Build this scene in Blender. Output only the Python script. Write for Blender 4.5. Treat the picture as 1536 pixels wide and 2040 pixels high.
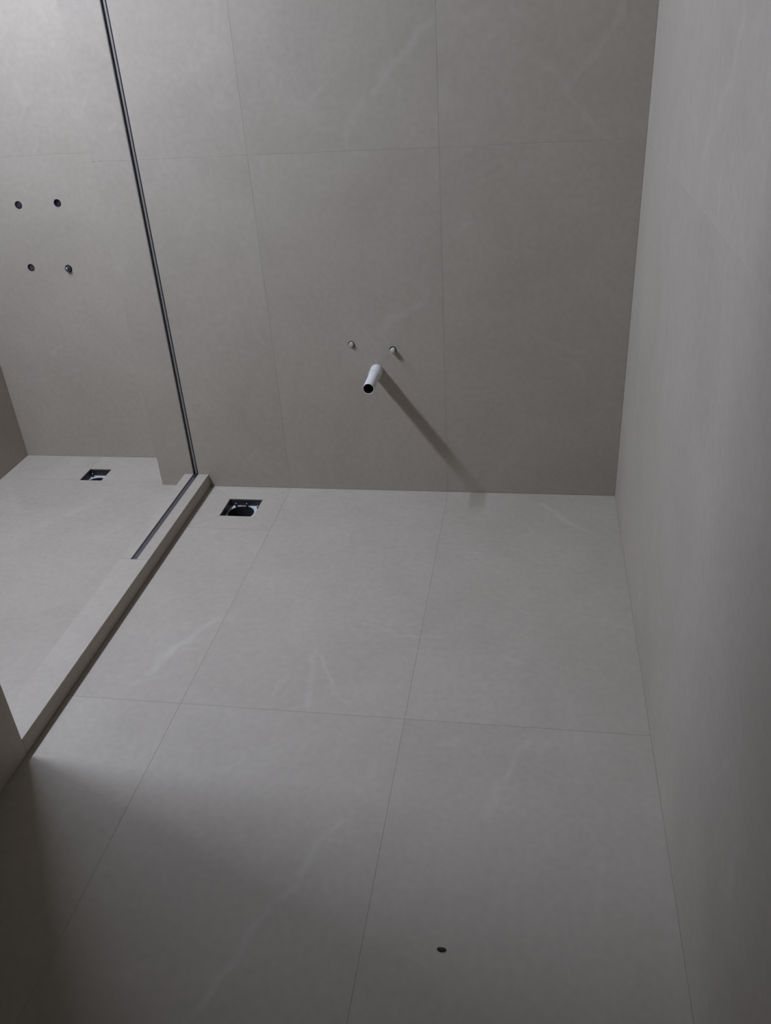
import bpy, bmesh, math, random
from mathutils import Vector, Matrix
from mathutils.geometry import tessellate_polygon

scene = bpy.context.scene
for o in list(bpy.data.objects):
    bpy.data.objects.remove(o)
COL = scene.collection

# ---------------------------------------------------------------- camera
cam_d = bpy.data.cameras.new('camera')
cam = bpy.data.objects.new('camera', cam_d)
COL.objects.link(cam)
RIGHT_AX = Vector((0.98603746, 0.15547761, -0.05963934))
FORWARD = Vector((-0.1641084, 0.84650067, -0.50646328))
UP = Vector((-0.02825896, 0.50917908, 0.86019654))
m = Matrix.Identity(4)
m.col[0][:3] = RIGHT_AX
m.col[1][:3] = UP
m.col[2][:3] = -FORWARD
m.col[3][:3] = (-0.31223502, -2.73199642, 1.53881334)
cam.matrix_world = m
cam_d.sensor_fit = 'VERTICAL'
cam_d.sensor_height = 24.0
cam_d.lens = 24.0 * 1685.12 / 2040.0
cam_d.clip_start = 0.02
scene.camera = cam

# ---------------------------------------------------------------- light and exposure
scene.view_settings.view_transform = 'Standard'
scene.view_settings.look = 'None'
scene.view_settings.gamma = 1.0
scene.view_settings.use_curve_mapping = False
scene.view_settings.exposure = 0.0

world = bpy.data.worlds.new('World')
scene.world = world
world.use_nodes = True
bg = world.node_tree.nodes['Background']
bg.inputs['Color'].default_value = (0.78, 0.87, 1.0, 1)
bg.inputs['Strength'].default_value = 0.6

# room dimensions (metres): back wall on y = 0, right wall on x = 0, floor on z = 0
X_LEFT = -2.430        # left wall of the shower
X_STEP = -1.725        # where the back wall steps back into the shower
Y_SHOWER = 0.230       # back wall of the shower
X_KERB = -1.5255       # room side of kerb and of the partition
X_KERB_IN = -1.623     # shower side of the kerb
H_KERB = 0.0506
Y_PART = -1.389        # end of the partition
Y_REAR = -3.60         # wall behind the camera
Z_CEIL = 2.595
Z_WIN = 2.495           # top of the left wall, where the added roof slope starts
X_WIN = -2.280          # where the ceiling starts
JX1, JX2 = -0.6007, -1.2007   # vertical joints
JZ = 1.185             # horizontal joint on the walls
JY = -1.1775           # joint across the floor
ADDED_WINS = ((-1.375, -1.02, 0.120), (-1.00, -0.64, 0.024), (-0.62, -0.15, 0.036))   # added roof windows, unseen, sized to fit the shadows: from y, to y, clear width
RC = 0.0005            # joints lie this far behind the tile face

slope = Vector((X_WIN - X_LEFT, 0, Z_CEIL - Z_WIN)).normalized()
WN = Vector((slope.z, 0, -slope.x))                # into the room
DAY = 855.0                                        # watts per square metre of opening
for y0, y1, ww in ADDED_WINS:  # area lamps at the added windows stand in for sky
    day_d = bpy.data.lights.new('daylight', 'AREA')
    day_d.shape = 'RECTANGLE'
    day_d.size = ww
    day_d.size_y = y1 - y0
    day_d.energy = DAY * (y1 - y0) * ww
    day_d.color = (0.80, 0.888, 1.135)
    day = bpy.data.objects.new('daylight', day_d)
    COL.objects.link(day)
    dm = Matrix.Identity(4)
    dm.col[0][:3] = slope
    dm.col[2][:3] = -WN
    dm.col[1][:3] = (-WN).cross(slope)
    dm.col[3][:3] = Vector(((X_LEFT + X_WIN) / 2, (y0 + y1) / 2, (Z_WIN + Z_CEIL) / 2)) + WN * 0.014
    day.matrix_world = dm

# ---------------------------------------------------------------- materials
def new_mat(name):
    mt = bpy.data.materials.new(name)
    mt.use_nodes = True
    nt = mt.node_tree
    return mt, nt, nt.nodes['Principled BSDF']

def simple(name, col, rough=0.5, metal=0.0, noise=0.12, scale=30.0, bump=0.0):
    mt, nt, b = new_mat(name)
    n = nt.nodes.new('ShaderNodeTexNoise')
    n.inputs['Scale'].default_value = scale
    n.inputs['Detail'].default_value = 4
    tc = nt.nodes.new('ShaderNodeTexCoord')
    nt.links.new(tc.outputs['Object'], n.inputs['Vector'])
    mx = nt.nodes.new('ShaderNodeMix')
    mx.data_type = 'RGBA'
    mx.inputs[6].default_value = [c * (1 - noise) for c in col] + [1]
    mx.inputs[7].default_value = [min(1, c * (1 + noise)) for c in col] + [1]
    nt.links.new(n.outputs['Fac'], mx.inputs[0])
    nt.links.new(mx.outputs[2], b.inputs['Base Color'])
    b.inputs['Roughness'].default_value = rough
    b.inputs['Metallic'].default_value = metal
    if bump:
        bp = nt.nodes.new('ShaderNodeBump')
        bp.inputs['Strength'].default_value = bump
        bp.inputs['Distance'].default_value = 0.002
        nt.links.new(n.outputs['Fac'], bp.inputs['Height'])
        nt.links.new(bp.outputs['Normal'], b.inputs['Normal'])
    return mt

def vein_group():
    g = bpy.data.node_groups.new('vein_segment', 'ShaderNodeTree')
    itf = g.interface
    for nm, tp in (('P', 'NodeSocketVector'), ('A', 'NodeSocketVector'), ('D', 'NodeSocketVector'),
                   ('InvLen2', 'NodeSocketFloat'), ('Width', 'NodeSocketFloat')):
        itf.new_socket(nm, in_out='INPUT', socket_type=tp)
    itf.new_socket('Mask', in_out='OUTPUT', socket_type='NodeSocketFloat')
    N, L = g.nodes, g.links
    gi, go = N.new('NodeGroupInput'), N.new('NodeGroupOutput')
    def vm(op):
        n = N.new('ShaderNodeVectorMath'); n.operation = op; return n
    pa = vm('SUBTRACT'); L.new(gi.outputs['P'], pa.inputs[0]); L.new(gi.outputs['A'], pa.inputs[1])
    dt = vm('DOT_PRODUCT'); L.new(pa.outputs[0], dt.inputs[0]); L.new(gi.outputs['D'], dt.inputs[1])
    mu = N.new('ShaderNodeMath'); mu.operation = 'MULTIPLY'; mu.use_clamp = True
    L.new(dt.outputs['Value'], mu.inputs[0]); L.new(gi.outputs['InvLen2'], mu.inputs[1])
    sc = vm('SCALE'); L.new(gi.outputs['D'], sc.inputs[0]); L.new(mu.outputs[0], sc.inputs['Scale'])
    df = vm('SUBTRACT'); L.new(pa.outputs[0], df.inputs[0]); L.new(sc.outputs[0], df.inputs[1])
    ln = vm('LENGTH'); L.new(df.outputs[0], ln.inputs[0])
    mr = N.new('ShaderNodeMapRange'); mr.interpolation_type = 'SMOOTHSTEP'
    mr.inputs['From Min'].default_value = 0.0
    mr.inputs['To Min'].default_value = 1.0
    mr.inputs['To Max'].default_value = 0.0
    L.new(ln.outputs['Value'], mr.inputs['Value']); L.new(gi.outputs['Width'], mr.inputs['From Max'])
    L.new(mr.outputs['Result'], go.inputs['Mask'])
    return g
VEIN = vein_group()

TILE_COL = (0.396, 0.358, 0.298)
TILE_DARK = (0.358, 0.322, 0.267)
TILE_VEIN = (0.58, 0.55, 0.50)

def tile_mat(name, veins=(), to3=None, seed=0.0, tint=1.0):
    """large-format greige stoneware: soft clouds, a few pale wispy veins"""
    mt, nt, b = new_mat(name)
    N, L = nt.nodes, nt.links
    geo = N.new('ShaderNodeNewGeometry')
    oi = N.new('ShaderNodeObjectInfo')
    rnd = N.new('ShaderNodeMath'); rnd.operation = 'MULTIPLY_ADD'
    rnd.inputs[1].default_value = 17.0; rnd.inputs[2].default_value = seed
    L.new(oi.outputs['Random'], rnd.inputs[0])
    off = N.new('ShaderNodeVectorMath'); off.operation = 'ADD'
    L.new(geo.outputs['Position'], off.inputs[0]); L.new(rnd.outputs[0], off.inputs[1])
    # clouds
    n1 = N.new('ShaderNodeTexNoise'); n1.inputs['Scale'].default_value = 2.6
    n1.inputs['Detail'].default_value = 4; n1.inputs['Roughness'].default_value = 0.62
    n1.inputs['Distortion'].default_value = 0.6
    L.new(off.outputs[0], n1.inputs['Vector'])
    cr = N.new('ShaderNodeMapRange')
    cr.inputs['From Min'].default_value = 0.30; cr.inputs['From Max'].default_value = 0.66
    L.new(n1.outputs['Fac'], cr.inputs['Value'])
    mx = N.new('ShaderNodeMix'); mx.data_type = 'RGBA'
    mx.inputs[6].default_value = [c * tint for c in TILE_DARK] + [1]
    mx.inputs[7].default_value = [c * tint for c in TILE_COL] + [1]
    L.new(cr.outputs[0], mx.inputs[0])
    # fine sand-like grain
    n2 = N.new('ShaderNodeTexNoise'); n2.inputs['Scale'].default_value = 55; n2.inputs['Detail'].default_value = 2
    L.new(off.outputs[0], n2.inputs['Vector'])
    gr = N.new('ShaderNodeMapRange')
    gr.inputs['From Min'].default_value = 0.25; gr.inputs['From Max'].default_value = 0.75
    gr.inputs['To Min'].default_value = 0.955; gr.inputs['To Max'].default_value = 1.045
    L.new(n2.outputs['Fac'], gr.inputs['Value'])
    vs = N.new('ShaderNodeVectorMath'); vs.operation = 'SCALE'
    L.new(mx.outputs[2], vs.inputs[0]); L.new(gr.outputs[0], vs.inputs['Scale'])
    # wispy random veins: thin ridge of a stretched noise
    n3 = N.new('ShaderNodeTexNoise'); n3.inputs['Scale'].default_value = 1.7
    n3.inputs['Detail'].default_value = 2; n3.inputs['Distortion'].default_value = 1.2
    L.new(off.outputs[0], n3.inputs['Vector'])
    sb = N.new('ShaderNodeMath'); sb.operation = 'SUBTRACT'; sb.inputs[1].default_value = 0.5
    L.new(n3.outputs['Fac'], sb.inputs[0])
    ab = N.new('ShaderNodeMath'); ab.operation = 'ABSOLUTE'; L.new(sb.outputs[0], ab.inputs[0])
    rv = N.new('ShaderNodeMapRange'); rv.inputs['From Max'].default_value = 0.012
    rv.inputs['To Min'].default_value = 0.09; rv.inputs['To Max'].default_value = 0.0
    L.new(ab.outputs[0], rv.inputs['Value'])
    n4 = N.new('ShaderNodeTexNoise'); n4.inputs['Scale'].default_value = 5.0; n4.inputs['Detail'].default_value = 1
    L.new(off.outputs[0], n4.inputs['Vector'])
    gt = N.new('ShaderNodeMapRange'); gt.inputs['From Min'].default_value = 0.50; gt.inputs['From Max'].default_value = 0.68
    L.new(n4.outputs['Fac'], gt.inputs['Value'])
    wv = N.new('ShaderNodeMath'); wv.operation = 'MULTIPLY'
    L.new(rv.outputs[0], wv.inputs[0]); L.new(gt.outputs[0], wv.inputs[1])
    last = wv.outputs[0]
    # the larger veins of this surface, in room coordinates
    if veins:
        nd = N.new('ShaderNodeTexNoise'); nd.inputs['Scale'].default_value = 11; nd.inputs['Detail'].default_value = 2
        L.new(geo.outputs['Position'], nd.inputs['Vector'])
        s1 = N.new('ShaderNodeVectorMath'); s1.operation = 'SUBTRACT'; s1.inputs[1].default_value = (0.5, 0.5, 0.5)
        L.new(nd.outputs['Color'], s1.inputs[0])
        s2 = N.new('ShaderNodeVectorMath'); s2.operation = 'MULTIPLY_ADD'
        s2.inputs[1].default_value = (0.06, 0.06, 0.06)
        L.new(s1.outputs[0], s2.inputs[0]); L.new(geo.outputs['Position'], s2.inputs[2])
        # keep the distortion in the plane of the tile
        P = s2.outputs[0]
        if to3:
            fl = N.new('ShaderNodeVectorMath'); fl.operation = 'MULTIPLY'
            fl.inputs[1].default_value = [1.0 if k else 0.0 for k in to3[1]]
            L.new(P, fl.inputs[0]); P = fl.outputs[0]
        acc = None
        for line, width, strength in veins:
            pm = None
            for a, c in zip(line[:-1], line[1:]):
                A, Bp = Vector(to3[0](*a)), Vector(to3[0](*c))
                D = Bp - A
                g = N.new('ShaderNodeGroup'); g.node_tree = VEIN
                L.new(P, g.inputs['P'])
                g.inputs['A'].default_value = A; g.inputs['D'].default_value = D
                g.inputs['InvLen2'].default_value = 1.0 / max(D.length_squared, 1e-8)
                g.inputs['Width'].default_value = width
                if pm is None:
                    pm = g.outputs[0]
                else:
                    q = N.new('ShaderNodeMath'); q.operation = 'MAXIMUM'
                    L.new(pm, q.inputs[0]); L.new(g.outputs[0], q.inputs[1]); pm = q.outputs[0]
            q = N.new('ShaderNodeMath'); q.operation = 'MULTIPLY'; q.inputs[1].default_value = strength
            L.new(pm, q.inputs[0])
            if acc is None:
                acc = q.outputs[0]
            else:
                r = N.new('ShaderNodeMath'); r.operation = 'MAXIMUM'
                L.new(acc, r.inputs[0]); L.new(q.outputs[0], r.inputs[1]); acc = r.outputs[0]
        br = N.new('ShaderNodeTexNoise'); br.inputs['Scale'].default_value = 16; br.inputs['Detail'].default_value = 3
        L.new(geo.outputs['Position'], br.inputs['Vector'])
        bm_ = N.new('ShaderNodeMapRange'); bm_.inputs['From Min'].default_value = 0.30; bm_.inputs['From Max'].default_value = 0.62
        bm_.inputs['To Min'].default_value = 0.25
        L.new(br.outputs['Fac'], bm_.inputs['Value'])
        q = N.new('ShaderNodeMath'); q.operation = 'MULTIPLY'
        L.new(acc, q.inputs[0]); L.new(bm_.outputs[0], q.inputs[1])
        r = N.new('ShaderNodeMath'); r.operation = 'MAXIMUM'
        L.new(q.outputs[0], r.inputs[0]); L.new(last, r.inputs[1]); last = r.outputs[0]
    fin = N.new('ShaderNodeMix'); fin.data_type = 'RGBA'
    fin.inputs[7].default_value = list(TILE_VEIN) + [1]
    L.new(last, fin.inputs[0]); L.new(vs.outputs[0], fin.inputs[6])
    # each tile a touch lighter or darker than its neighbour
    tv = N.new('ShaderNodeMapRange'); tv.inputs['To Min'].default_value = 0.99; tv.inputs['To Max'].default_value = 1.01
    L.new(oi.outputs['Random'], tv.inputs['Value'])
    ts = N.new('ShaderNodeVectorMath'); ts.operation = 'SCALE'
    L.new(fin.outputs[2], ts.inputs[0]); L.new(tv.outputs[0], ts.inputs['Scale'])
    L.new(ts.outputs[0], b.inputs['Base Color'])
    b.inputs['Roughness'].default_value = 0.62
    b.inputs['Specular IOR Level'].default_value = 0.3
    return mt

# veins as they run over each surface, in metres (x,z on back walls; x,y on floor; y,z on the right wall)
V_BACK = [
    ([(-0.603, 1.530), (-0.657, 1.482), (-0.707, 1.425), (-0.759, 1.379), (-0.789, 1.350)], 0.022, 0.17),
    ([(-0.825, 1.323), (-0.842, 1.302), (-0.863, 1.277)], 0.020, 0.12),
    ([(-0.881, 1.260), (-0.874, 1.196)], 0.011, 0.19),
    ([(-0.093, 1.533), (-0.111, 1.491), (-0.135, 1.441), (-0.165, 1.403), (-0.214, 1.358), (-0.236, 1.335)], 0.020, 0.17),
    ([(-0.287, 1.386), (-0.236, 1.335), (-0.189, 1.260), (-0.141, 1.221), (-0.098, 1.187)], 0.015, 0.12),
    ([(-0.510, 0.954), (-0.554, 0.926)], 0.019, 0.12),
    ([(-0.661, 0.709), (-0.723, 0.691), (-0.787, 0.649), (-0.814, 0.600)], 0.024, 0.18),
    ([(-0.648, 0.866), (-0.666, 0.784), (-0.661, 0.709)], 0.022, 0.07),
    ([(-1.299, 0.179), (-1.344, 0.130), (-1.387, 0.080)], 0.013, 0.15),
    ([(-1.321, 0.150), (-1.300, 0.121), (-1.229, 0.103)], 0.012, 0.14),
    ([(-1.093, 0.135), (-0.999, 0.203)], 0.017, 0.08),
    ([(-1.416, 1.014), (-1.448, 0.954)], 0.012, 0.12),
    ([(-1.613, 1.285), (-1.640, 1.265)], 0.014, 0.14),
    ([(-1.669, 0.877), (-1.722, 0.827)], 0.012, 0.12),
]
V_FLOOR = [
    ([(-1.207, -0.812), (-1.251, -0.867), (-1.276, -0.916), (-1.305, -0.952), (-1.327, -1.016), (-1.339, -1.070)], 0.022, 0.21),
    ([(-0.888, -0.908), (-0.884, -0.986), (-0.865, -1.148)], 0.015, 0.16),
    ([(-0.880, -0.943), (-0.807, -1.073), (-0.756, -1.143)], 0.012, 0.21),
    ([(-0.782, -0.800), (-0.702, -0.831), (-0.551, -0.853)], 0.010, 0.13),
    ([(-0.261, -0.070), (-0.207, -0.137), (-0.170, -0.212), (-0.114, -0.244), (-0.078, -0.280)], 0.015, 0.21),
    ([(-0.363, -0.916), (-0.315, -0.930)], 0.014, 0.18),
    ([(-0.712, -1.505), (-0.734, -1.584), (-0.765, -1.667), (-0.800, -1.725), (-0.815, -1.778), (-0.865, -1.897), (-0.887, -1.964)], 0.015, 0.20),
    ([(-0.283, -1.223), (-0.320, -1.287), (-0.354, -1.366), (-0.378, -1.415), (-0.380, -1.465)], 0.015, 0.16),
    ([(-0.470, -1.243), (-0.487, -1.258)], 0.017, 0.18),
    ([(-1.929, -0.135), (-2.006, -0.237), (-2.066, -0.331)], 0.034, 0.14),
    ([(-2.341, -0.068), (-2.301, -0.123), (-2.209, -0.241)], 0.025, 0.13),
    ([(-1.994, 0.176), (-1.919, 0.157)], 0.030, 0.16),
    ([(-0.648, -1.329), (-0.656, -1.392), (-0.674, -1.423)], 0.014, 0.14),
]
V_RIGHT = [
    ([(-1.141, 1.513), (-1.114, 1.477), (-1.109, 1.408), (-0.995, 1.327), (-0.948, 1.282)], 0.025, 0.14),
    ([(-0.532, 1.297), (-0.506, 1.193)], 0.030, 0.12),
    ([(-1.127, 1.267), (-1.144, 1.221)], 0.025, 0.12),
    ([(-1.116, 1.081), (-1.108, 1.118)], 0.025, 0.12),
    ([(-1.871, 0.476), (-1.881, 0.374)], 0.025, 0.13),
    ([(-1.071, 0.277), (-1.197, 0.347)], 0.021, 0.09),
]
V_SHOWER = [
    ([(-2.054, 1.409), (-2.056, 1.369), (-2.039, 1.345)], 0.019, 0.16),
    ([(-2.187, 0.455), (-2.135, 0.486)], 0.017, 0.13),
]
class Surface:
    """a tiled surface; each tile's material carries only the veins that cross that tile"""
    def __init__(self, name, veins, to3, seed):
        self.name, self.veins, self.to3, self.seed, self.cache = name, veins, to3, seed, {}
    def pick(self, outline):
        us, vs = [p[0] for p in outline], [p[1] for p in outline]
        u0, u1, v0, v1 = min(us), max(us), min(vs), max(vs)
        mine = tuple(i for i, (line, w, s) in enumerate(self.veins)
                     if max(p[0] for p in line) > u0 and min(p[0] for p in line) < u1
                     and max(p[1] for p in line) > v0 and min(p[1] for p in line) < v1)
        if mine not in self.cache:
            self.cache[mine] = tile_mat(self.name, [self.veins[i] for i in mine], self.to3, self.seed)
        return self.cache[mine]
M_BACK = Surface('tile_back_wall', V_BACK, (lambda x, z: (x, 0, z), (1, 0, 1)), 1.0)
M_FLOOR = Surface('tile_floor', V_FLOOR, (lambda x, y: (x, y, 0), (1, 1, 0)), 5.0)
M_RIGHT = Surface('tile_right_wall', V_RIGHT, (lambda y, z: (0, y, z), (0, 1, 1)), 9.0)
M_SHOWER = Surface('tile_shower_wall', V_SHOWER, (lambda x, z: (x, 0, z), (1, 0, 1)), 13.0)
M_TILE = Surface('tile_plain', (), None, 21.0)
M_GROUT = simple('grout_floor', (0.325, 0.275, 0.225), 0.9, 0, 0.08, 60)
M_GROUT_W = simple('grout_wall', (0.46, 0.42, 0.37), 0.9, 0, 0.08, 60)
M_PLASTER = simple('ceiling_plaster', (0.22, 0.21, 0.195), 0.9, 0, 0.06, 8)
M_REAR = simple('raw_screed', (0.07, 0.062, 0.052), 0.95, 0, 0.2, 6)  # unseen rear wall, darkened to hold back bounce light
M_ALU = simple('anodised_channel', (0.23, 0.22, 0.215), 0.5, 0.25, 0.10, 40)
M_ALU_D = simple('anodised_dark_lip', (0.145, 0.138, 0.136), 0.55, 0.25, 0.10, 40)
M_ALU_K = simple('anodised_dusty', (0.080, 0.076, 0.078), 0.6, 0.2, 0.15, 40)  # darker grey for the channel in the kerb
M_GAP_SHADE = simple('black_rubber', (0.018, 0.017, 0.017), 0.7)  # shade of the channel corner gap, painted near black
M_PVC = simple('white_pvc', (0.62, 0.615, 0.59), 0.35, 0, 0.03)
M_PVC_IN = simple('pipe_inside_grime', (0.022, 0.022, 0.020), 0.8)  # pipe bore coloured near black along its whole length
M_PLUG = simple('plug_plastic', (0.48, 0.45, 0.40), 0.5, 0, 0.2, 90)
M_HOLE_SHADE = simple('dark_cavity', (0.03, 0.027, 0.025), 0.85)  # shade inside the plug holes, put into the colour
M_INLET = simple('blue_black_plastic', (0.030, 0.031, 0.042), 0.45)
M_INLET_B = simple('grey_brass_thread', (0.14, 0.14, 0.15), 0.35, 0.7)
M_CHROME = simple('chrome', (0.72, 0.72, 0.74), 0.18, 1.0, 0.03)
M_STEEL = simple('galvanised_steel', (0.60, 0.60, 0.61), 0.5, 0.15, 0.15, 50)
M_BLACK = simple('drain_black_plastic', (0.022, 0.022, 0.023), 0.5)
M_WINFRAME = simple('window_frame_white', (0.7, 0.7, 0.68), 0.4)
M_CHIP = simple('brown_chip', (0.030, 0.022, 0.016), 0.9, 0, 0.3, 300)
M_BRASS = simple('dull_brass', (0.40, 0.35, 0.26), 0.4, 0.6)

def glass_mat():
    mt = bpy.data.materials.new('window_glass'); mt.use_nodes = True
    nt = mt.node_tree; nt.nodes.clear()
    out = nt.nodes.new('ShaderNodeOutputMaterial')
    tr = nt.nodes.new('ShaderNodeBsdfTransparent'); tr.inputs[0].default_value = (0.93, 0.95, 0.95, 1)
    gl = nt.nodes.new('ShaderNodeBsdfGlossy'); gl.inputs['Roughness'].default_value = 0.02
    fr = nt.nodes.new('ShaderNodeFresnel')
    mx = nt.nodes.new('ShaderNodeMixShader')
    nt.links.new(fr.outputs[0], mx.inputs[0]); nt.links.new(tr.outputs[0], mx.inputs[1])
    nt.links.new(gl.outputs[0], mx.inputs[2]); nt.links.new(mx.outputs[0], out.inputs[0])
    return mt
M_GLASS = glass_mat()

# ---------------------------------------------------------------- helpers
def link(name, me, parent=None):
    o = bpy.data.objects.new(name, me)
    COL.objects.link(o)
    if parent is not None:
        o.parent = parent
    return o

def finish(name, bm, mat, parent=None, smooth=False):
    bmesh.ops.recalc_face_normals(bm, faces=bm.faces)
    me = bpy.data.meshes.new(name)
    bm.to_mesh(me); bm.free()
    me.materials.append(mat)
    if smooth:
        for p in me.polygons:
            p.use_smooth = True
        me.set_sharp_from_angle(angle=math.radians(40))
    return link(name, me, parent)

def add_box(bm, x0, x1, y0, y1, z0, z1):
    vs = [bm.verts.new((x, y, z)) for x in (x0, x1) for y in (y0, y1) for z in (z0, z1)]
    for f in ((0, 1, 3, 2), (4, 6, 7, 5), (0, 4, 5, 1), (2, 3, 7, 6), (0, 2, 6, 4), (1, 5, 7, 3)):
        bm.faces.new([vs[i] for i in f])
    return vs

def box(name, x0, x1, y0, y1, z0, z1, mat, parent=None, bevel=0.0):
    bm = bmesh.new()
    add_box(bm, x0, x1, y0, y1, z0, z1)
    bmesh.ops.recalc_face_normals(bm, faces=bm.faces)
    if bevel:
        bmesh.ops.bevel(bm, geom=bm.edges[:], offset=bevel, segments=1, affect='EDGES')
    return finish(name, bm, mat, parent)

def circle(cx, cy, r, n=32):
    return [(cx + r * math.cos(2 * math.pi * k / n), cy + r * math.sin(2 * math.pi * k / n)) for k in range(n)]

def plate(name, outer, holes, t, place, mat, parent=None, bevel=0.0):
    """flat slab from a 2-D outline with holes; place(u, v, w) -> xyz, w = 0 front, w = t rear"""
    if isinstance(mat, Surface):
        mat = mat.pick(outer)
    bm = bmesh.new()
    loops = [outer] + list(holes)
    flat = [p for l in loops for p in l]
    tris = tessellate_polygon([[Vector((p[0], p[1], 0)) for p in l] for l in loops])
    fr = [bm.verts.new(place(u, v, 0.0)) for u, v in flat]
    bk = [bm.verts.new(place(u, v, t)) for u, v in flat]
    for a, b, c in tris:
        bm.faces.new((fr[a], fr[b], fr[c])); bm.faces.new((bk[c], bk[b], bk[a]))
    i = 0
    for l in loops:
        n = len(l)
        for k in range(n):
            a, b = i + k, i + (k + 1) % n
            bm.faces.new((fr[a], fr[b], bk[b], bk[a]))
        i += n
    if not holes and bevel:
        bmesh.ops.recalc_face_normals(bm, faces=bm.faces)
        bmesh.ops.dissolve_limit(bm, angle_limit=0.01, verts=bm.verts[:], edges=bm.edges[:])
        bmesh.ops.bevel(bm, geom=bm.edges[:], offset=bevel, segments=1, affect='EDGES')
    return finish(name, bm, mat, parent)

def rect(u0, u1, v0, v1):
    return [(u0, v0), (u1, v0), (u1, v1), (u0, v1)]

def lathe(bm, prof, n=28, at=Vector((0, 0, 0)), axis='y', closed=False):
    """prof: list of (r, h) along the axis"""
    rings = []
    for r, h in prof:
        ring = []
        for k in range(n):
            a = 2 * math.pi * k / n
            c, s = r * math.cos(a), r * math.sin(a)
            if axis == 'y':
                p = Vector((c, h, s))
            else:
                p = Vector((c, s, h))
            ring.append(bm.verts.new(at + p))
        rings.append(ring)
    seq = list(zip(rings[:-1], rings[1:]))
    if closed:
        seq.append((rings[-1], rings[0]))
    for A, B in seq:
        for k in range(n):
            j = (k + 1) % n
            bm.faces.new((A[k], A[j], B[j], B[k]))
    return rings

def cap(bm, ring):
    bm.faces.new(ring)

def struct(o):
    o['kind'] = 'structure'
    return o

def thing(name, label, cat, loc, group=None):
    o = bpy.data.objects.new(name, None)
    COL.objects.link(o)
    o.empty_display_size = 0.05
    o.location = loc
    tag(o, label, cat, group)
    return o

def tag(o, label, cat, group=None):
    o['label'] = label
    o['category'] = cat
    if group:
        o['group'] = group
    return o

G = 0.0005        # half joint
T = 0.010         # tile thickness
BV = 0.0002       # tiny arris
PX = lambda u, v, w: (u, w, v)          # back wall: front on y = 0, depth +y
PF = lambda u, v, w: (u, v, -w)         # floor: depth -z
PR = lambda u, v, w: (w, u, v)          # right wall: depth +x

def tile(parent, u0, u1, v0, v1, place, mat, holes=()):
    return plate('tile', rect(u0 + G, u1 - G, v0 + G, v1 - G), holes, T, place, mat, parent, BV)

# where things come through the tiles
PIPE = (-0.838, 0.4765)
INLETS = [(-0.9204, 0.5705), (-0.7767, 0.5512)]
SHOWER_IN = [(-2.1632, 1.021), (-2.0092, 1.0231), (-2.1796, 0.7954), (-2.0283, 0.7893)]
DR1 = (-1.4165, -1.2880, -0.2187, -0.0944)
DR2 = (-2.0867, -1.9933, 0.0223, 0.1185)
SLOT = (-1.5880, -1.5668)
Y_SLOT = -0.5915

# ---------------------------------------------------------------- floor
floor = plate('floor', rect(X_LEFT, 0.012, Y_REAR, Y_SHOWER),
              [rect(DR1[0] - .004, DR1[1] + .004, DR1[2] - .004, DR1[3] + .004),
               rect(DR2[0] - .004, DR2[1] + .004, DR2[2] - .004, DR2[3] + .004)],
              0.14, lambda u, v, w: (u, v, -w - RC), M_GROUT)
struct(floor)
TF = lambda *a, **k: tile(floor, *a, PF, M_FLOOR, **k)
for x0, x1 in ((JX1, 0.0), (JX2, JX1)):
    TF(x0, x1, JY, 0.0)
    TF(x0, x1, JY - 1.2, JY)
    TF(x0, x1, Y_REAR, JY - 1.2)
FR = (-1.5045, JX2, -0.3055, -0.0095)      # mitred frame of tile around the floor drain
TF(X_KERB, JX2, JY, FR[2])
TF(X_KERB, JX2, JY - 1.2, JY)
TF(X_KERB, JX2, Y_REAR, JY - 1.2)
plate('tile', rect(X_KERB + G, JX2 - G, FR[3] + G, -G), [], T, PF, M_FLOOR, floor, BV)
plate('tile', rect(X_KERB + G, FR[0] - G, FR[2] + G, FR[3] - G), [], T, PF, M_FLOOR, floor, BV)
oc = [(FR[0], FR[2]), (FR[1], FR[2]), (FR[1], FR[3]), (FR[0], FR[3])]
ic = [(DR1[0], DR1[2]), (DR1[1], DR1[2]), (DR1[1], DR1[3]), (DR1[0], DR1[3])]
for k in range(4):
    j = (k + 1) % 4
    quad = [Vector((*oc[k], 0)), Vector((*oc[j], 0)), Vector((*ic[j], 0)), Vector((*ic[k], 0))]
    c = sum(quad, Vector()) / 4
    e = (quad[1] - quad[0]).normalized()
    nrm = Vector((-e.y, e.x, 0))
    q2 = []
    for i, p in enumerate(quad):
        s = 1 if i in (0, 3) else -1
        w = -1 if i in (2, 3) else 1
        q2.append(p + e * s * G * 2.2 + nrm * (G * 0.8 if w > 0 else 0))
    # the frame falls a little towards the drain
    def fall(u, v, w):
        d = max(DR1[0] - u, u - DR1[1], DR1[2] - v, v - DR1[3], 0.0)
        return (u, v, -w - 0.0004 * max(0.0, 1 - d / 0.086))
    plate('tile', [(p.x, p.y) for p in q2], [], T, fall, M_FLOOR, floor)
# shower floor: a narrow row along the back, split at the drain, one slab in front
JXS, JYS = -2.0900, 0.0223
TF(X_LEFT, X_KERB_IN, Y_PART, JYS)
plate('tile', [(X_LEFT + G, JYS + G), (DR2[0] - G, JYS + G), (DR2[0] - G, Y_SHOWER - G), (X_LEFT + G, Y_SHOWER - G)],
      [], T, PF, M_FLOOR, floor, BV)
plate('tile', [(DR2[0] + G, DR2[3]), (DR2[1], DR2[3]), (DR2[1], JYS + G), (X_STEP - G, JYS + G),
               (X_STEP - G, Y_SHOWER - G), (DR2[0] + G, Y_SHOWER - G)], [], T, PF, M_FLOOR, floor, BV)
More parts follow.
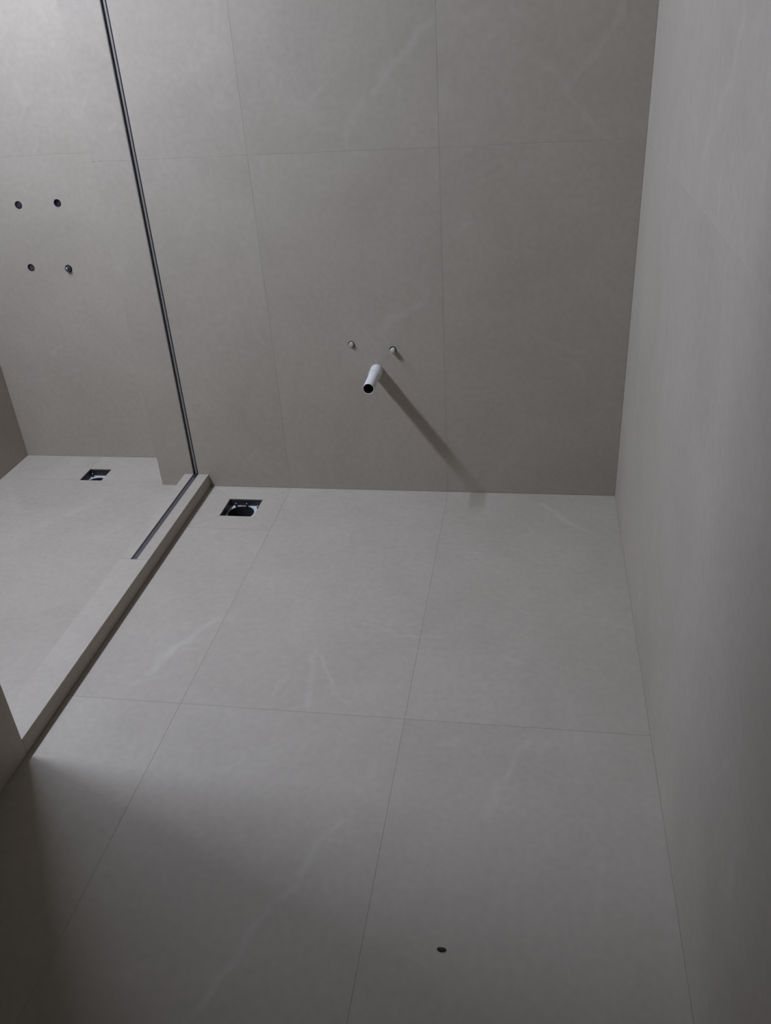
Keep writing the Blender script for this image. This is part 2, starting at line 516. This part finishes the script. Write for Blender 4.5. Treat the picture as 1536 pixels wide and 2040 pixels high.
# ---------------------------------------------------------------- back wall (with the step into the shower)
wall_back = plate('wall_back', rect(X_STEP + T, 0.012, 0.0, Z_CEIL),
                  [rect(SLOT[0], SLOT[1], H_KERB - 0.02, Z_CEIL - 0.02), circle(PIPE[0], PIPE[1], 0.0225)]
                  + [circle(x, z, 0.0118) for x, z in INLETS], 0.36,
                  lambda u, v, w: (u, w + RC, v), M_GROUT_W)
struct(wall_back)
hl = [circle(PIPE[0], PIPE[1], 0.0225)] + [circle(x, z, 0.0118) for x, z in INLETS]
TB = lambda *a, **k: tile(wall_back, *a, PX, M_BACK, **k)
rows = ((0.0, JZ), (JZ, JZ + 1.2), (JZ + 1.2, Z_CEIL))
for r, (z0, z1) in enumerate(rows):
    TB(JX1, 0.0, z0, z1)
    TB(JX2, JX1, z0, z1, holes=hl if r == 0 else ())
    TB(SLOT[1] + 0.0008, JX2, z0, z1)
    TB(X_STEP, SLOT[0] - 0.0008, z0, z1)
    # the return of the step, facing the shower
    plate('tile', rect(T + G, Y_SHOWER - G, z0 + G, z1 - G), [], T,
          lambda u, v, w: (X_STEP + w, u, v), M_SHOWER, wall_back, BV)

# ---------------------------------------------------------------- shower back wall
wall_shower = plate('wall_shower_back', rect(X_LEFT - 0.1, X_STEP + T, -0.14, Z_CEIL + 0.2),
                    [circle(x, z, 0.0142) for x, z in SHOWER_IN], 0.13,
                    lambda u, v, w: (u, Y_SHOWER + RC + w, v), M_GROUT_W)
struct(wall_shower)
PS = lambda u, v, w: (u, Y_SHOWER + w, v)
sh = [circle(x, z, 0.0142) for x, z in SHOWER_IN]
for r, (z0, z1) in enumerate(((0.0, JZ), (JZ, JZ + 1.2))):
    tile(wall_shower, X_LEFT, X_STEP, z0, z1, PS, M_SHOWER, holes=sh if r == 0 else ())

# ---------------------------------------------------------------- right wall
wall_right = plate('wall_right', rect(Y_REAR, 0.0, -0.14, Z_CEIL), [], 0.12,
                   lambda u, v, w: (RC + w, u, v), M_GROUT_W)
struct(wall_right)
for y0, y1 in ((-2.40, 0.0), (Y_REAR, -2.40)):
    for z0, z1 in rows:
        tile(wall_right, y0, y1, z0, z1, PR, M_RIGHT)

# ---------------------------------------------------------------- left wall, partition, rear wall, ceiling
wall_left = plate('wall_left', rect(Y_PART - 0.1, Y_SHOWER, -0.14, Z_WIN), [], 0.12,
                  lambda u, v, w: (X_LEFT - RC - w, u, v), M_GROUT_W)
struct(wall_left)
for z0, z1 in ((0.0, JZ), (JZ, Z_WIN)):
    tile(wall_left, Y_PART, Y_SHOWER, z0, z1, lambda u, v, w: (X_LEFT - w, u, v), M_TILE)

part = box('wall_partition', X_LEFT, X_KERB - RC, Y_REAR, Y_PART - RC, 0.0, Z_CEIL, M_GROUT)
struct(part)
PP = lambda u, v, w: (X_KERB - w, u, v)
for y0, y1 in ((-2.59, Y_PART), (Y_REAR, -2.59)):
    for z0, z1 in rows:
        tile(part, y0, y1, z0, z1, PP, M_TILE)
for z0, z1 in ((0.0, JZ), (JZ, JZ + 1.2)):
    plate('tile', rect(X_LEFT + G, X_KERB - T - G, z0 + G, z1 - G), [], T,
          lambda u, v, w: (u, Y_PART - w, v), M_TILE, part, BV)
struct(box('wall_front', X_LEFT, 0.12, Y_REAR - 0.12, Y_REAR, -0.14, Z_CEIL, M_REAR))
struct(box('ceiling', X_WIN, 0.12, Y_REAR - 0.12, Y_SHOWER + 0.13, Z_CEIL, Z_CEIL + 0.14, M_PLASTER))
# added, unseen roof slope between left wall and ceiling, carrying the added windows
LEN = math.hypot(X_WIN - X_LEFT, Z_CEIL - Z_WIN)
def PW(u, v, w):            # u along the slope from its foot, v along y, w outwards
    p = Vector((X_LEFT, 0, Z_WIN)) + slope * u - WN * w
    return (p.x, v, p.z)
roof = plate('ceiling_slope', rect(-0.10, LEN + 0.10, Y_PART - 0.1, Y_SHOWER),
             [rect((LEN - ww) / 2, (LEN + ww) / 2, y0, y1) for y0, y1, ww in ADDED_WINS], 0.02, PW, M_PLASTER)
struct(roof)
for k, (y0, y1, ww) in enumerate(ADDED_WINS):
    a0 = (LEN - ww) / 2
    win = plate('window_%d' % (k + 1), rect(a0 - 0.012, a0 + ww + 0.012, y0 - 0.012, y1 + 0.012),
                [rect(a0, a0 + ww, y0, y1)], 0.012, lambda u, v, w: PW(u, v, w - 0.012), M_WINFRAME)
    struct(win)
    plate('pane', rect(a0 - 0.008, a0 + ww + 0.008, y0 - 0.008, y1 + 0.008), [], 0.004,
          lambda u, v, w: PW(u, v, w + 0.0205), M_GLASS, win)

# ---------------------------------------------------------------- kerb
kerb = box('trim_1', X_KERB_IN + RC, X_KERB - RC, Y_PART - RC, -0.0005, 0.0, H_KERB - 0.027, M_GROUT)
struct(kerb)
PK = lambda u, v, w: (u, v, H_KERB - w)
def kerb_core(x0, x1, y0, y1):
    box('core', x0, x1, y0, y1, H_KERB - 0.027, H_KERB - T, M_GROUT, kerb)
kerb_core(X_KERB_IN + RC, SLOT[0] - 0.0005, Y_SLOT, -0.0005)
kerb_core(SLOT[1] + 0.0005, X_KERB - RC, Y_SLOT, -0.0005)
kerb_core(X_KERB_IN + RC, X_KERB - RC, Y_PART - RC, Y_SLOT)
def ktile(u0, u1, v0, v1):
    plate('tile', rect(u0, u1, v0, v1), [], T, PK, M_FLOOR, kerb, BV)
ktile(X_KERB_IN, SLOT[0], Y_SLOT + G, -G)
ktile(SLOT[1], X_KERB, Y_SLOT + G, -G)
ktile(X_KERB_IN, X_KERB, Y_PART + G, Y_SLOT - G)
for y0, y1 in ((Y_SLOT, 0.0), (Y_PART, Y_SLOT)):
    plate('tile', rect(y0 + G, y1 - G, 0.0008, H_KERB - T - 0.0006), [], T, PP, M_TILE, kerb, BV)
    plate('tile', rect(y0 + G, y1 - G, 0.0008, H_KERB - T - 0.0006), [], T,
          lambda u, v, w: (X_KERB_IN + w, u, v), M_TILE, kerb, BV)

# ---------------------------------------------------------------- glass channels
SX0, SX1 = SLOT
CD = 0.019                                  # depth of the profile
fc = thing('glass_channel', 'dark metal glazing channel let into the top of the low kerb', 'channel',
           ((SX0 + SX1) / 2, Y_SLOT, H_KERB - 0.026))
def part_box(name, par, x0, x1, y0, y1, z0, z1, mat, bevel=0.0):
    l = par.location
    return box(name, x0 - l.x, x1 - l.x, y0 - l.y, y1 - l.y, z0 - l.z, z1 - l.z, mat, par, bevel)
zf = H_KERB - 0.0020
part_box('web', fc, SX0 + .0004, SX1 - .0004, Y_SLOT + .0005, -.002, H_KERB - .0262, H_KERB - .0042, M_ALU_K)
part_box('flange', fc, SX0 + .0003, SX0 + .0022, Y_SLOT + .0005, -.002, H_KERB - .0262, zf, M_ALU_K, .0004)
part_box('flange', fc, SX1 - .0022, SX1 - .0003, Y_SLOT + .0005, -.002, H_KERB - .0262, zf, M_ALU_K, .0004)
part_box('end_plug', fc, SX0 + .0022, SX1 - .0022, -.020, -.002, H_KERB - .0262, H_KERB - .003, M_GAP_SHADE)  # near-black block, paints the shade of the gap where the channels meet

# groove behind the wall channel
wc = thing('glass_channel', 'tall dark metal glazing channel running up the tiled back wall', 'channel',
           ((SX0 + SX1) / 2, 0.0, H_KERB))
ZT = Z_CEIL - 0.02
part_box('web', wc, SX0 + .0003, SX1 - .0003, 0.0090, 0.0125, H_KERB - .004, ZT, M_ALU_D)
part_box('flange', wc, SX0 + .0002, SX0 + .0022, 0.0012, 0.0090, H_KERB - .004, ZT, M_ALU_D, .0003)
part_box('flange', wc, SX1 - .0022, SX1 - .0002, 0.0012, 0.0090, H_KERB - .004, ZT, M_ALU_D, .0003)
part_box('cover_strip', wc, SX0 + .0080, SX1 - .0066, 0.0045, 0.0090, H_KERB - .004, ZT, M_ALU, .0003)  # paler strip down the middle of the channel

# ---------------------------------------------------------------- waste pipe
wp = thing('waste_pipe', 'white plastic waste pipe stub jutting out of the tiled back wall', 'pipe', (PIPE[0], 0.0, PIPE[1]))
L_P, R_P = 0.168, 0.0190
bm = bmesh.new()
lathe(bm, [(R_P, 0.060), (R_P, -L_P + 0.0008), (R_P - 0.0006, -L_P), (R_P - 0.0016, -L_P), (R_P - 0.0022, -L_P + 0.0008)], 40)
finish('pipe', bm, M_PVC, wp, True)
bm = bmesh.new()
rg = lathe(bm, [(R_P - 0.0022, -L_P + 0.0008), (R_P - 0.0024, 0.055)], 40)
cap(bm, rg[-1])
finish('bore', bm, M_PVC_IN, wp, True)
bm = bmesh.new()
lathe(bm, [(R_P, -0.052), (R_P + 0.0022, -0.052), (R_P + 0.0030, -0.050), (R_P + 0.0030, 0.008), (R_P, 0.008)], 40, closed=True)
finish('socket', bm, M_PVC, wp, True)

# ---------------------------------------------------------------- capped water connections under the basin
def water_plug(x, z, length, dx, dz, label):
    t = thing('water_inlet_plug', label, 'plug', (x, 0.0, z), 'capped water connections above the waste pipe')
    bm = bmesh.new()                       # lining of the hole, its shade put into the colour
    rg = lathe(bm, [(0.0117, 0.0004), (0.0112, 0.0004), (0.0108, 0.009), (0.0117, 0.009)], 28, closed=True)
    finish('sleeve', bm, M_HOLE_SHADE, t, True)
    bm = bmesh.new()
    c = bmesh.ops.create_circle(bm, cap_ends=True, radius=0.0112, segments=28,
                                matrix=Matrix.Translation((0, 0.0095, 0)) @ Matrix.Rotation(math.pi / 2, 4, 'X'))
    finish('hole_bottom', bm, M_HOLE_SHADE, t)
    bm = bmesh.new()
    at = Vector((dx, 0, dz))
    rg = lathe(bm, [(0.0086, 0.009), (0.0086, -length + 0.002), (0.0074, -length)], 28, at)
    cap(bm, rg[-1])
    plug = finish('plug', bm, M_PLUG, t, True)
    bm = bmesh.new()                       # square drive socket in the face
    s = 0.0030
    add_box(bm, dx - s, dx + s, -length - 0.0014, -length + 0.0005, dz - s, dz + s)
    finish('square_drive', bm, M_PLUG, plug)
water_plug(*INLETS[0], 0.008, 0.0, 0.0, 'short plastic plug in wall hole, left of pair above the waste pipe')
water_plug(*INLETS[1], 0.020, 0.0, -0.001, 'longer plastic plug in wall hole, right of pair above the waste pipe')

# ---------------------------------------------------------------- shower mixer connections
def shower_inlet(x, z, label, kind):
    t = thing('shower_inlet', label, 'water inlet', (x, Y_SHOWER, z), 'shower connections in the recessed wall')
    bm = bmesh.new()
    lathe(bm, [(0.0140, 0.0006), (0.0124, 0.0006), (0.0118, 0.0098), (0.0140, 0.0098)], 28, closed=True)
    finish('collar', bm, M_INLET, t, True)
    bm = bmesh.new()
    d = {'deep': 0.0096, 'flush': 0.0045, 'mid': 0.006, 'open': 0.003}[kind]
    rg = lathe(bm, [(0.0117, 0.0098), (0.0112, d), (0.0100, d - 0.0008), (0.0060, d - 0.0004)], 28)
    cap(bm, rg[-1])
    finish('cap', bm, M_INLET_B if kind in ('mid',) else M_INLET, t, True)
    if kind == 'open':                     # brass nipple standing a little proud, catching the light
        bm = bmesh.new()
        lathe(bm, [(0.0098, 0.004), (0.0098, -0.010), (0.0070, -0.010), (0.0070, 0.002)], 24)
        nip = finish('nipple', bm, M_INLET_B, t, True)
        bm = bmesh.new()
        rg = lathe(bm, [(0.0050, 0.003), (0.0050, -0.012), (0.0036, -0.0132)], 16, Vector((-0.001, 0, 0.001)))
        cap(bm, rg[-1])
        finish('valve_pin', bm, M_CHROME, nip, True)
shower_inlet(*SHOWER_IN[0], 'round dark shower inlet, upper left of four in recessed wall', 'flush')
shower_inlet(*SHOWER_IN[1], 'round black deep-set shower inlet, upper right of four in recessed wall', 'deep')
shower_inlet(*SHOWER_IN[2], 'round dark grey shower inlet, lower left of four in recessed wall', 'mid')
shower_inlet(*SHOWER_IN[3], 'dark shower inlet with shiny centre, lower right of four in recessed wall', 'open')

# ---------------------------------------------------------------- floor drains
def drain(d, depth, cx, cy, r, label, kind):
    x0, x1, y0, y1 = d
    mx_, my_ = (x0 + x1) / 2, (y0 + y1) / 2
    t = thing('floor_drain', label, 'drain', (mx_, my_, -0.1))
    lx, ly = (x1 - x0) / 2, (y1 - y0) / 2
    w = 0.0022
    Z = lambda z: z + 0.1
    bm = bmesh.new()                        # square black well
    add_box(bm, -lx, -lx + w, -ly, ly, Z(-depth - .004), Z(-0.0035))
    add_box(bm, lx - w, lx, -ly, ly, Z(-depth - .004), Z(-0.0035))
    add_box(bm, -lx + w, lx - w, -ly, -ly + w, Z(-depth - .004), Z(-0.0035))
    add_box(bm, -lx + w, lx - w, ly - w, ly, Z(-depth - .004), Z(-0.0035))
    finish('well', bm, M_BLACK, t)
    bm = bmesh.new()
    plate('base_plate', rect(-lx + w, lx - w, -ly + w, ly - w), [circle(cx - mx_, cy - my_, r, 36)], 0.003,
          lambda u, v, q: (u, v, Z(-depth - q)), M_STEEL, t)
    bm = bmesh.new()                        # outlet pipe below
    rg = lathe(bm, [(r + .002, Z(-depth + 0.002)), (r, Z(-depth + 0.003)), (r - .001, Z(-depth + 0.002)), (r - .002, Z(-0.098))],
               36, Vector((cx - mx_, cy - my_, 0)), 'z')
    cap(bm, rg[-1])
    finish('outlet', bm, M_BLACK, t, True)
    bolts = [(-0.6, 0.80), (0.05, 0.80), (0.80, 0.55)] if kind == 'large' else [(-0.75, 0.70), (0.78, 0.62)]
    for bx_, by_ in bolts:
        bm = bmesh.new()
        rg = lathe(bm, [(0.0042, Z(-depth)), (0.0042, Z(-depth + 0.012)), (0.0030, Z(-depth + 0.0145))], 14,
                   Vector((bx_ * lx, by_ * ly, 0)), 'z')
        cap(bm, rg[-1])
        p = finish('post', bm, M_BLACK, t, True)
        bm = bmesh.new()
        rg = lathe(bm, [(0.0024, Z(-depth + 0.0142)), (0.0024, Z(-depth + 0.0165)), (0.0014, Z(-depth + 0.0175))], 12,
                   Vector((bx_ * lx, by_ * ly, 0)), 'z')
        cap(bm, rg[-1])
        finish('screw', bm, M_CHROME, p, True)
drain(DR1, 0.028, -1.360, -0.152, 0.047, 'larger open square floor drain with mitred tile frame beside kerb', 'large')
drain(DR2, 0.030, -2.040, 0.055, 0.039, 'smaller open square floor drain near shower back wall', 'small')

# ---------------------------------------------------------------- a crumb on the floor
random.seed(4)
bm = bmesh.new()
bmesh.ops.create_icosphere(bm, subdivisions=2, radius=1.0)
for v in bm.verts:
    k = 1 + random.uniform(-0.16, 0.16)
    v.co = Vector((v.co.x * 0.0086 * k, v.co.y * 0.0042 * k, v.co.z * 0.0022 * k))
zmin = min(v.co.z for v in bm.verts)
for v in bm.verts:
    v.co.z -= zmin
chip = finish('debris_chip', bm, M_CHIP, None, True)
chip.location = (-0.4484, -1.7766, 0.0)
tag(chip, 'tiny dark brown chip of debris lying on the floor tiles', 'debris')
